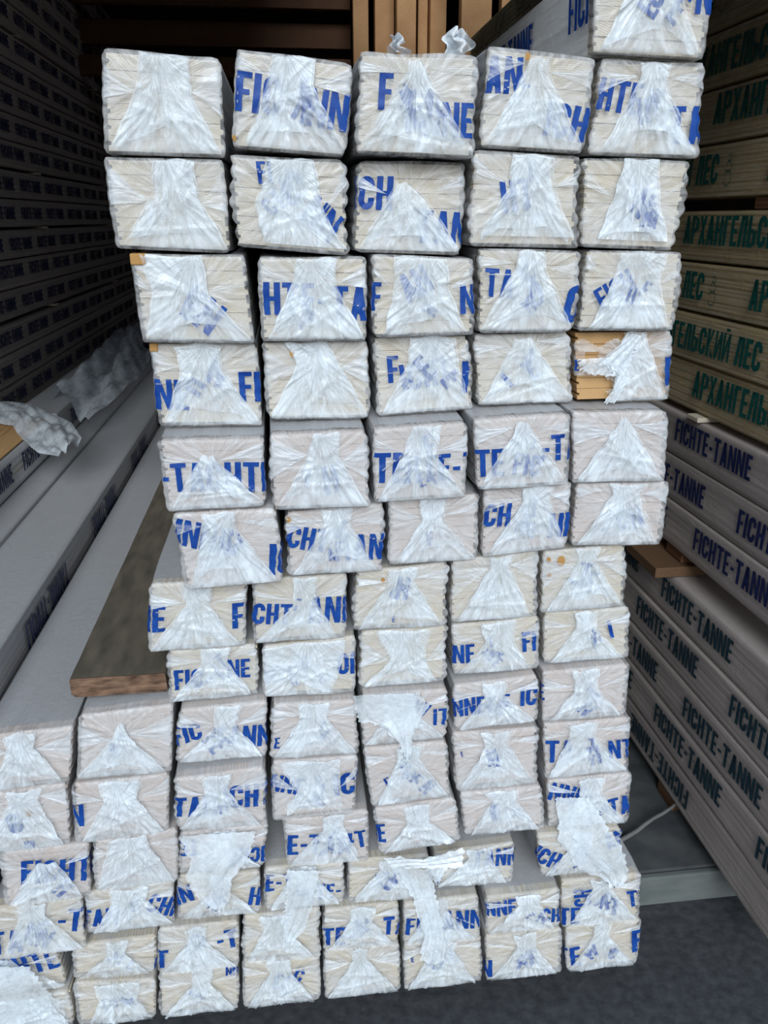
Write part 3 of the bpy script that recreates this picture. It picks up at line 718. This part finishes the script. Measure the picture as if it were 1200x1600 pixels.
ROWN = {'A': 'second row from the top', 'B': 'third row from the top', 'C': 'fourth row from the top', 'D': 'fifth row from the top', 'E': 'sixth row from the top', 'F': 'seventh row from the top', 'G': 'eighth row from the top',
        'H': 'seventh row from the bottom', 'I': 'sixth row from the bottom', 'J': 'fifth row from the bottom', 'K': 'fourth row from the bottom', 'L': 'third row from the bottom', 'M': 'second row from the bottom', 'N': 'bottom row',
        'P': 'sixth row from the bottom', 'Q': 'fifth row from the bottom', 'R': 'fourth row from the bottom', 'S': 'third row from the bottom', 'U': 'second row from the bottom', 'V': 'bottom row'}
SAME = {'P': 'PI', 'I': 'PI', 'Q': 'QJ', 'J': 'QJ', 'R': 'RK', 'K': 'RK', 'S': 'SL', 'L': 'SL', 'U': 'UM', 'M': 'UM', 'V': 'VN', 'N': 'VN'}
ORD = ['first', 'second', 'third', 'fourth', 'fifth', 'sixth', 'seventh', 'eighth']
OWN = {'D5': 'torn film pack baring brown wood on its left, rightmost in fifth row from top',
       'T5': 'topmost white film pack, lying alone above the right end of the pile',
       'A3': 'white film pack with two film scraps standing on its top, middle of second row',
       'P2': 'lettering-free white film pack under the end of the dark weathered plank'}
def label_of(k):
    if k in OWN: return OWN[k]
    grp = SAME.get(k[0], k[0]); ks = sorted([j for j in W if j[0] in grp], key=lambda j: W[j]['bl'][0]); i = ks.index(k); n = len(ks)
    col = ORD[i]+' from left'
    if i == 0: col = 'leftmost'
    if i == n-1: col = 'rightmost'
    t = [x[0] for x in TX.get(k, ()) if x[3] >= .3 and (x[1] < .15 or x[1] > .6)]
    t = [''.join(c for c in s if c.isalpha()) for s in t]; t = [s for s in t if s][:2]
    if k in KN and not t: look = 'white film pack with brown knot'
    elif len(t) == 2: look = 'film pack lettered %s and %s' % tuple(t)
    elif t: look = 'film pack lettered %s' % t[0]
    else: look = 'white film pack without bold letters'
    return '%s, %s in %s' % (look, col, ROWN[k[0]])
PK = {}
def hole_d5(u, v):
    j = .035*math.sin(v*31)+.025*math.sin(v*63+1)
    if v > .84+.05*math.sin(u*19): return u < .55+j
    if .40 < v < .56: return False
    if v <= .40: return u < .36+j-.25*(v > .30)*0
    return .10 < u < .22+j and v < .72
for n_, k in enumerate(sorted(W)):
    w = W[k]; rg = random.Random(n_*7+3)
    tx = TX.get(k, [])
    pinkish = k[0] in 'EFIJKPQR' or k in ('J4', 'K4')
    side = None
    if k == 'T5': side = (M_BLUE, -1, [('FICHTE-TANNE', .16+i*.46, .035, .048, 0) for i in range(7)])
    if k in ('A4', 'A3', 'P2'): pass
    PK[k] = Pack(label_of(k), (w['tl'], w['tr'], w['br'], w['bl']), w['y0'], 3.0+rg.uniform(-.1, .1), n_+11, tx, ST.get(k), wood=(M_RAW if k == 'D5' else M_PINK if pinkish else M_PINE),
                 amp={'B4': .0045, 'B5': .0045, 'G3': .004, 'H3': .0035, 'M2': .004, 'B2': .004}.get(k), hole=hole_d5 if k == 'D5' else None, side_text=side, knots=KN.get(k, ()),
                 group='white film packs of the big pile')
PK['T5'].film.data.materials[1] = M_LIT
def add_chip(k, u, v, w, h):
    s = PK[k]; p = s.P(u, v); o = box('bare_corner', p[0]-.002, p[0]+w, p[1]-.004, p[1]+.05, p[2]-h, p[2]+.002, M_KNOT, s.root, .0015); o['label'] = 'bare brown corner of a board'
add_chip('C1', .005, .99, .017, .012); add_chip('D1', .005, .985, .009, .009); add_chip('G3', .99, .03, .0001, .0001) if False else None
# loose and torn pieces of film
S = lambda k, L_, R_2, off, seed, lab: PK[k].strip(L_, R_2, off, seed, label=lab)
S('I3', [(553, 1079), (558, 1120), (600, 1132), (622, 1152), (630, 1176)], [(650, 1076), (668, 1098), (650, 1125), (642, 1155), (638, 1174)], .008, 1, 'crumpled tongue of loose film')
S('K3', [(598, 1333), (660, 1336), (722, 1316)], [(612, 1350), (665, 1350), (720, 1346)], .006, 2, 'loose white hem of film')
S('L3', [(612, 1344), (636, 1382), (648, 1412), (660, 1447), (652, 1486)], [(672, 1352), (682, 1405), (693, 1447), (692, 1490)], .010, 3, 'long torn strip of film hanging down')
S('K1', [(281, 1300), (300, 1335), (292, 1361), (310, 1402), (338, 1414)], [(402, 1292), (386, 1332), (362, 1364), (362, 1393), (350, 1416)], .007, 4, 'torn film hanging in a point')
S('L2', [(447, 1350), (448, 1397), (440, 1436), (444, 1460)], [(499, 1350), (489, 1402), (478, 1440), (456, 1463)], .008, 5, 'ribbon of torn film hanging down')
S('K5', [(866, 1240), (868, 1305), (898, 1345), (934, 1362), (952, 1378)], [(915, 1240), (948, 1290), (970, 1322), (976, 1360), (966, 1377)], .010, 6, 'wide torn film falling over the packs below')
S('U1', [(-30, 1500), (-32, 1550), (-28, 1595)], [(52, 1498), (84, 1540), (112, 1592)], .010, 7, 'smooth film sheet hanging over the pack below')
S('L4', [(660, 1338), (668, 1352), (676, 1372)], [(700, 1334), (694, 1350), (684, 1374)], .004, 8, 'small torn scrap of film')
# tatters round the torn pack
S('D5', [(985, 520), (950, 548), (930, 566), (948, 578)], [(1000, 524), (985, 552), (978, 575), (972, 590)], .004, 9, 'ragged torn edge of film')
S('D5', [(938, 560), (962, 584), (955, 600), (942, 628)], [(975, 552), (978, 588), (968, 606), (958, 626)], .004, 10, 'ragged torn edge of film')
S('D5', [(902, 560), (905, 575), (915, 582)], [(960, 556), (965, 572), (958, 588)], .003, 11, 'ragged torn edge of film')
# two crumpled scraps standing on the third top pack
def scrap(k, px0, py0, px1, py1, seed):
    s = PK[k]; rg = np.random.RandomState(seed); a = hit(px0, py0, y=.03); b = hit(px1, py1, y=.03); n = 14; Vt, F = [], []
    for j in range(n+1):
        for i in range(n+1):
            e, t = i/n, j/n; wd = (1-.45*t)*(1+.3*math.sin(t*7+seed)); x = (a[0]+b[0])/2+(e-.5)*(b[0]-a[0])*wd+.004*math.sin(t*9+seed)
            Vt.append((x-s.cx, .03-s.y0+.010*math.sin(e*9+t*5+seed)+rg.uniform(-.003, .003), a[2]+(b[2]-a[2])*t*(.75+.35*abs(math.sin(e*6+seed)))-s.bz))
    for j in range(n):
        for i in range(n): q = j*(n+1)+i; F.append((q, q+1, q+n+2, q+n+1))
    mesh_obj('film_scrap', Vt, F, M_TORN, s.root)
scrap('A3', 606, 84, 634, 56, 1); scrap('A3', 690, 86, 742, 46, 4)

# ------------------------------------------------------------------ copies of plain packs for the surrounding stacks
def copy_tree(root, loc, label, group):
    r = root.copy(); COL.objects.link(r); r.location = loc; r['label'] = label; r['group'] = group
    for ch in root.children:
        c = ch.copy(); COL.objects.link(c); c.parent = r
    return r
def proto(seed, w, h, L, side, mat, film, wood, rows, y0, amp=.002, nb=NB, flapmat=None):
    amp = min(amp, .0013 if side > 0 else .0007); rg = random.Random(seed); j = lambda: rg.uniform(-.0015, .0015)
    q = ((0+j(), h), (w+j(), h), (w, 0), (0, 0))
    return Pack('x', q, y0, L, seed, (), None, nx=10, nz=30, wood=wood, film=film, amp=amp, side_text=(mat, side, rows), sideamp=.75, nb=nb, flapmat=flapmat)
LAB = lambda mat_s, o, where: '%s, %s %s' % (mat_s, o, where)

# dark stack along the left side of the shed
X_L = -1.03; PW = .145
protos = [proto(301+i, PW, .1035, 4.0, 1, M_NAVY, M_SHADED, M_PINE, [('FICHTE-TANNE', .1+i*.11+.37*j, .028+.006*i, .046, 0) for j in range(10)], 1.0) for i in range(3)]
used = [False]*3
bundles = [('top bundle', .697, 5, .1045), ('third bundle', .186, 5, .1005), ('fourth bundle', -.030, 2, .105), ('fifth bundle', -.357, 3, .107), ('sixth bundle', -.690, 3, .107), ('lowest bundle', -1.345, 6, .1065)]
bundles = [('topmost bundle', .700, 5, .1045), ('second bundle', .186, 5, .1005), ('third bundle', -.030, 2, .105), ('fourth bundle', -.357, 3, .1065), ('fifth bundle', -.690, 3, .107), ('bottom bundle', -1.345, 6, .1065)]
rgl = random.Random(5); cnt = 0
for bn, zb, n, pitch in bundles:
    for i in range(n):
        k = rgl.randrange(3); loc = (X_L-PW/2+rgl.uniform(-.004, .004), 1.0+rgl.uniform(-.12, .12), ZO+zb+i*pitch+.0008)
        lab = 'shaded film pack in left stack, %s up in the %s' % (ORD[i], bn)
        grp = 'packs of the dark left stack'
        if not used[k]:
            used[k] = True; protos[k].root.location = loc; protos[k].root['label'] = lab; protos[k].root['group'] = grp; protos[k].root.scale[2] = (pitch-.0012)/.1045
        else: copy_tree(protos[k].root, loc, lab, grp).scale[2] = (pitch-.0012)/.1045
    for yy in (1.6, 2.75, 4.2):
        b = box('wooden_batten', X_L-PW+.002, X_L+.012 if yy > 2 else X_L, yy, yy+.05, ZO+zb-.0095 if zb > -1.3 else SLAB+.0005, ZO+zb-.0008, M_PINE)
        tag(b, 'thin batten under the %s of the left stack, %s from the front' % (bn, ORD[[1.6, 2.75, 4.2].index(yy)]), 'batten', 'battens of the left stack')

# right side: white packs below, clear film packs with green print above
def stack_right(protos, X, zb, n, pitch, y0, what, where, grp, offs):
    us = [False]*len(protos)
    for i in range(n):
        k = offs[i % len(offs)]; loc = (X+PW/2+rgl.uniform(-.003, .003), y0+rgl.uniform(-.03, .03), ZO+zb+i*pitch+.0006)
        lab = '%s, %s' % (what, where % ORD[i])
        if not us[k]: us[k] = True; protos[k].root.location = loc; protos[k].root['label'] = lab; protos[k].root['group'] = grp
        else: copy_tree(protos[k].root, loc, lab, grp)
    for k, p in enumerate(protos):
        if not us[k]:
            for c in list(p.root.children): bpy.data.objects.remove(c)
            bpy.data.objects.remove(p.root)
RT = [[('FICHTE-TANNE', .2+a+.46*j, .03+b, .052, r)for j in range(7)] for a, b, r in ((.12, .006, 0), (.30, .0, 0), (.0, .01, 0))]
RU = [[('FICHTE-TANNE', .55+.46*j, .083, .052, 180) for j in range(6)]]
pr = [proto(330+i, PW, .1055, 3.2, -1, M_TEAL, M_SHADED, M_PINK, (RU+RT)[i], 0) for i in range(4)]
stack_right(pr, .88, -1.330, 5, .1067, -.03, 'shaded greyish film pack printed FICHTE-TANNE', '%s up in right lower stack', 'lower packs of the right stack', [0, 1, 2, 3, 1])
pr = [proto(340+i, PW, .1055, 3.2, -1, M_NAVY, M_SHADED, M_PINK, RT[i], 0) for i in range(3)]
stack_right(pr, .90, -.744, 3, .1068, -.08, 'shaded mauve-grey film pack printed FICHTE-TANNE', '%s up in right middle stack', 'middle packs of the right stack', [0, 1, 2])
AR = 'АРХАНГЕЛЬСКИЙ ЛЕС'
RA = [[(AR+' *', .05+a+.72*j, .024+b, .058, 0) for j in range(5)] for a, b in ((.30, .01), (.02, .0), (.45, .004), (.18, .012))]
pr = [proto(350+i, PW, .1055, 3.2, -1, M_GREEN, M_CLEAR, M_PINE, RA[i], 0, amp=.0012) for i in range(4)]
stack_right(pr, .90, -.4115, 4, .1065, -.12, 'clear film pack with green print', '%s up in the lower green-printed stack', 'lower green-printed packs', [0, 1, 2, 3])
pr = [proto(360+i, PW, .1055, 3.2, -1, M_GREEN, M_CLEAR, M_PINE, RA[3-i], 0, amp=.0012) for i in range(4)]
stack_right(pr, .90, .036, 7, .1068, -.15, 'clear film pack with green print', '%s up in the upper green-printed stack', 'upper green-printed packs', [1, 0, 2, 3])
def batten(x0, x1, y0, y1, z0, z1, lab, mat=None, bev=.002):
    return tag(box('wooden_batten', x0, x1, y0, y1, z0, z1, mat or M_RAW, None, bev), lab, 'batten')
p = hit(1050, 903, z=ZO-.797)
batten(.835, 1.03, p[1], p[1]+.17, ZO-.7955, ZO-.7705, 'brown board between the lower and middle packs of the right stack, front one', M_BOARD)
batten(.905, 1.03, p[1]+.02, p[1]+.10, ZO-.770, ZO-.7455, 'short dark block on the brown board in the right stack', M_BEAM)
batten(.89, 1.03, 1.9, 2.0, ZO-.7955, ZO-.7455, 'brown board between lower and middle right packs, far one')
p = hit(1062, 660, z=ZO-.42)
batten(.885, 1.05, p[1], p[1]+.05, ZO-.4230, ZO-.4125, 'pale batten between the film packs and the green-printed packs, front one', M_PINE)
batten(.905, 1.05, 2.0, 2.05, ZO-.4230, ZO-.4125, 'pale batten between the film packs and the green-printed packs, far one', M_PINE)
for yy, nm in ((.4, 'front'), (2.1, 'far')):
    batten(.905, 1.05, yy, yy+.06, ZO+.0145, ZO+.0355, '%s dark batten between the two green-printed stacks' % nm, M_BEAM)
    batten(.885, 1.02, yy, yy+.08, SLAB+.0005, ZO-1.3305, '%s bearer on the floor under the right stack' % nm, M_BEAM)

# the row lying left of the pile, seen from above
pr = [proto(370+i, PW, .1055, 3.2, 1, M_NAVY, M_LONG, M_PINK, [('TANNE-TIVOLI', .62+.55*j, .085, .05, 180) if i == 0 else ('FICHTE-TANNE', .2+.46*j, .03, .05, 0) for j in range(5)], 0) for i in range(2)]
us = [False, False]
for c, xr in enumerate((-.494, -.645, -.796)):
    for i in range(6):
        top = -.668; z = ZO+top-.1065*(i+1)
        k = 0 if c == 0 and i == 0 else 1
        xs = 0 if i == 0 else min(0, min(min(W[q]['bl'][0], W[q]['tl'][0]) for q in W if W[q]['bl'][1] < z+.1065 and W[q]['tl'][1] > z and q[0] in 'PQRSUV')-.004-(-.492)); loc = (xr+xs-PW/2, -.06+.03*c, z)
        if i == 0: lab = ['film-topped pack with TANNE-TIVOLI on its side, left of the pile', 'second film-topped pack left of the pile, beyond the TANNE-TIVOLI one', 'third film-topped pack left of the pile, under the bare-topped pack'][c]; grp = 'top packs left of the pile'
        else: lab = 'film pack buried below the top packs left of the pile'; grp = 'buried packs left of the pile'
        if not us[k]: us[k] = True; r = pr[k].root; r.location = loc; r['label'] = lab; r['group'] = grp
        else: copy_tree(pr[k].root, loc, lab, grp)
for yy, nm in ((.35, 'front'), (2.0, 'far')):
    batten(-.93, -.50, yy, yy+.08, SLAB+.0005, ZO-.668-.1065*6-.001, '%s bearer on the floor under the packs left of the pile' % nm, M_BEAM)
pw = proto(380, PW, .1, 1.45, 1, M_NAVY, M_LONG, M_PINE, [('FICHTE-TANNE', .30+.40*j, .028, .05, 0) for j in range(3)], 0)
pw.root.location = (-.72-PW/2, -.02, ZO-.6675); pw.root['label'] = 'pack with a bare yellow top and torn film, at the left edge of the photo'
o = box('bare_board', -PW/2+.004, PW/2-.004, .05, 1.38, .1005, .1045, M_RAW, pw.root, .001); o['label'] = 'bare yellow board on top'
def sheet(root, A, B, z, seed, amp, name='torn_film'):
    rg = np.random.RandomState(seed); n1, n2 = 40, 26
    def rs(P, n):
        P = np.array([hit(x, y, z=z) for x, y in P]); d = np.r_[0, np.cumsum(np.linalg.norm(np.diff(P, axis=0), axis=1))]; t = np.linspace(0, d[-1], n+1)
        return np.stack([np.interp(t, d, P[:, k]) for k in range(3)], 1)
    A, B = rs(A, n1), rs(B, n1); Vt, F = [], []; ph = rg.uniform(0, 6, 6)
    for j in range(n1+1):
        for i in range(n2+1):
            e, t = i/n2, j/n1; p = A[j]*(1-e)+B[j]*e
            h = amp*(abs(math.sin(e*5+ph[0]+t*3))+.5*abs(math.sin(e*12+ph[1]-t*9))+.35*abs(math.sin(t*17+ph[2]+e*5)))*(.4+math.sin(math.pi*min(e, 1)))
            Vt.append((p[0]-root.location[0], p[1]-root.location[1], p[2]+h-root.location[2]))
    for j in range(n1):
        for i in range(n2): q = j*(n2+1)+i; F.append((q, q+1, q+n2+2, q+n2+1))
    return mesh_obj(name, Vt, F, M_TORN, root)
sheet(pw.root, [(-20, 628), (50, 634), (112, 664), (128, 686), (122, 700)], [(-20, 662), (20, 668), (36, 690), (60, 712), (92, 718)], ZO-.56, 3, .012)
pm = proto(381, PW, .1, 2.4, 1, M_NAVY, M_LONG, M_PINE, [('FICHTE-TANNE', .15+.45*j, .028, .05, 0) for j in range(5)], 0)
pm.root.location = (-.72-PW/2, 1.46, ZO-.6675); pm.root['label'] = 'loosely wrapped pack in the dark behind the bare-topped pack'
sheet(pm.root, [(60, 640), (110, 600), (150, 560), (185, 520)], [(140, 668), (175, 640), (215, 600), (238, 560)], ZO-.62, 8, .045)

# weathered plank on the pack below, its sawn end to the front
root = empty('wooden_plank', (-.28, .02, ZO-.7045), 'dark weathered plank with a brown sawn end, lying on a film pack', 'plank')
a = hit(112, 1070, y=.024); b = hit(118, 1104, y=.024); zb = max(W['P2']['tl'][1], W['P2']['tr'][1])+.0035
x0, x1 = -.352, -.208; nseg = 24; Vt, F = [], []
zt = zb+.033; rg = np.random.RandomState(2)
prof = [(x0+.006, zb+.001), (x0, zb+.006), (x0, zt-.003), (x0+.003, zt), (x0+.05, zt+.0006), (x0+.1, zt-.0006), (x1-.003, zt), (x1, zt-.003), (x1, zb+.004), (x1-.004, zb+.001)]
for j in range(nseg+1):
    yy = 3.0*(j/nseg)**1.5
    for x, z in prof: Vt.append((x+.28+rg.uniform(-.0008, .0008), yy, z-(ZO-.7045)+rg.uniform(-.0006, .0006)))
n = len(prof)
for j in range(nseg):
    for i in range(n): F.append((j*n+i, (j+1)*n+i, (j+1)*n+(i+1) % n, j*n+(i+1) % n))
F.append(tuple(range(nseg*n, nseg*n+n)))
mesh_obj('plank_body', Vt, F, M_OLD, root, False)
mesh_obj('sawn_end', [(v[0], v[1]-.0008, v[2]) for v in Vt[:n]], [tuple(range(n))], M_OLDEND, root, False)['label'] = 'rough brown sawn end'

# pale stick lying in the dark gap at the lower right
p0, p1 = hit(986, 1306, z=SLAB+.01), hit(1040, 1268, z=SLAB+.03)
Vt, F = [], []; d = (p1-p0); A = p0-d*.6; B = p0+d*1.4; A[2] = max(A[2], SLAB+.007); dirn = Vector(B-A).normalized(); e1 = dirn.orthogonal().normalized(); e2 = dirn.cross(e1)
for j in range(9):
    c = Vector(A).lerp(Vector(B), j/8)+e1*.0015*math.sin(j*1.7)
    for i in range(10): a = 2*math.pi*i/10; Vt.append(tuple(c+(e1*math.cos(a)+e2*math.sin(a))*(.006-.0003*j)))
for j in range(8):
    for i in range(10): F.append((j*10+i, j*10+(i+1) % 10, (j+1)*10+(i+1) % 10, (j+1)*10+i))
F += [tuple(range(9, -1, -1)), tuple(range(80, 90))]
tag(mesh_obj('stick', Vt, F, M_PIPE), 'thin pale stick lying in the dark gap beside the right stack', 'stick')
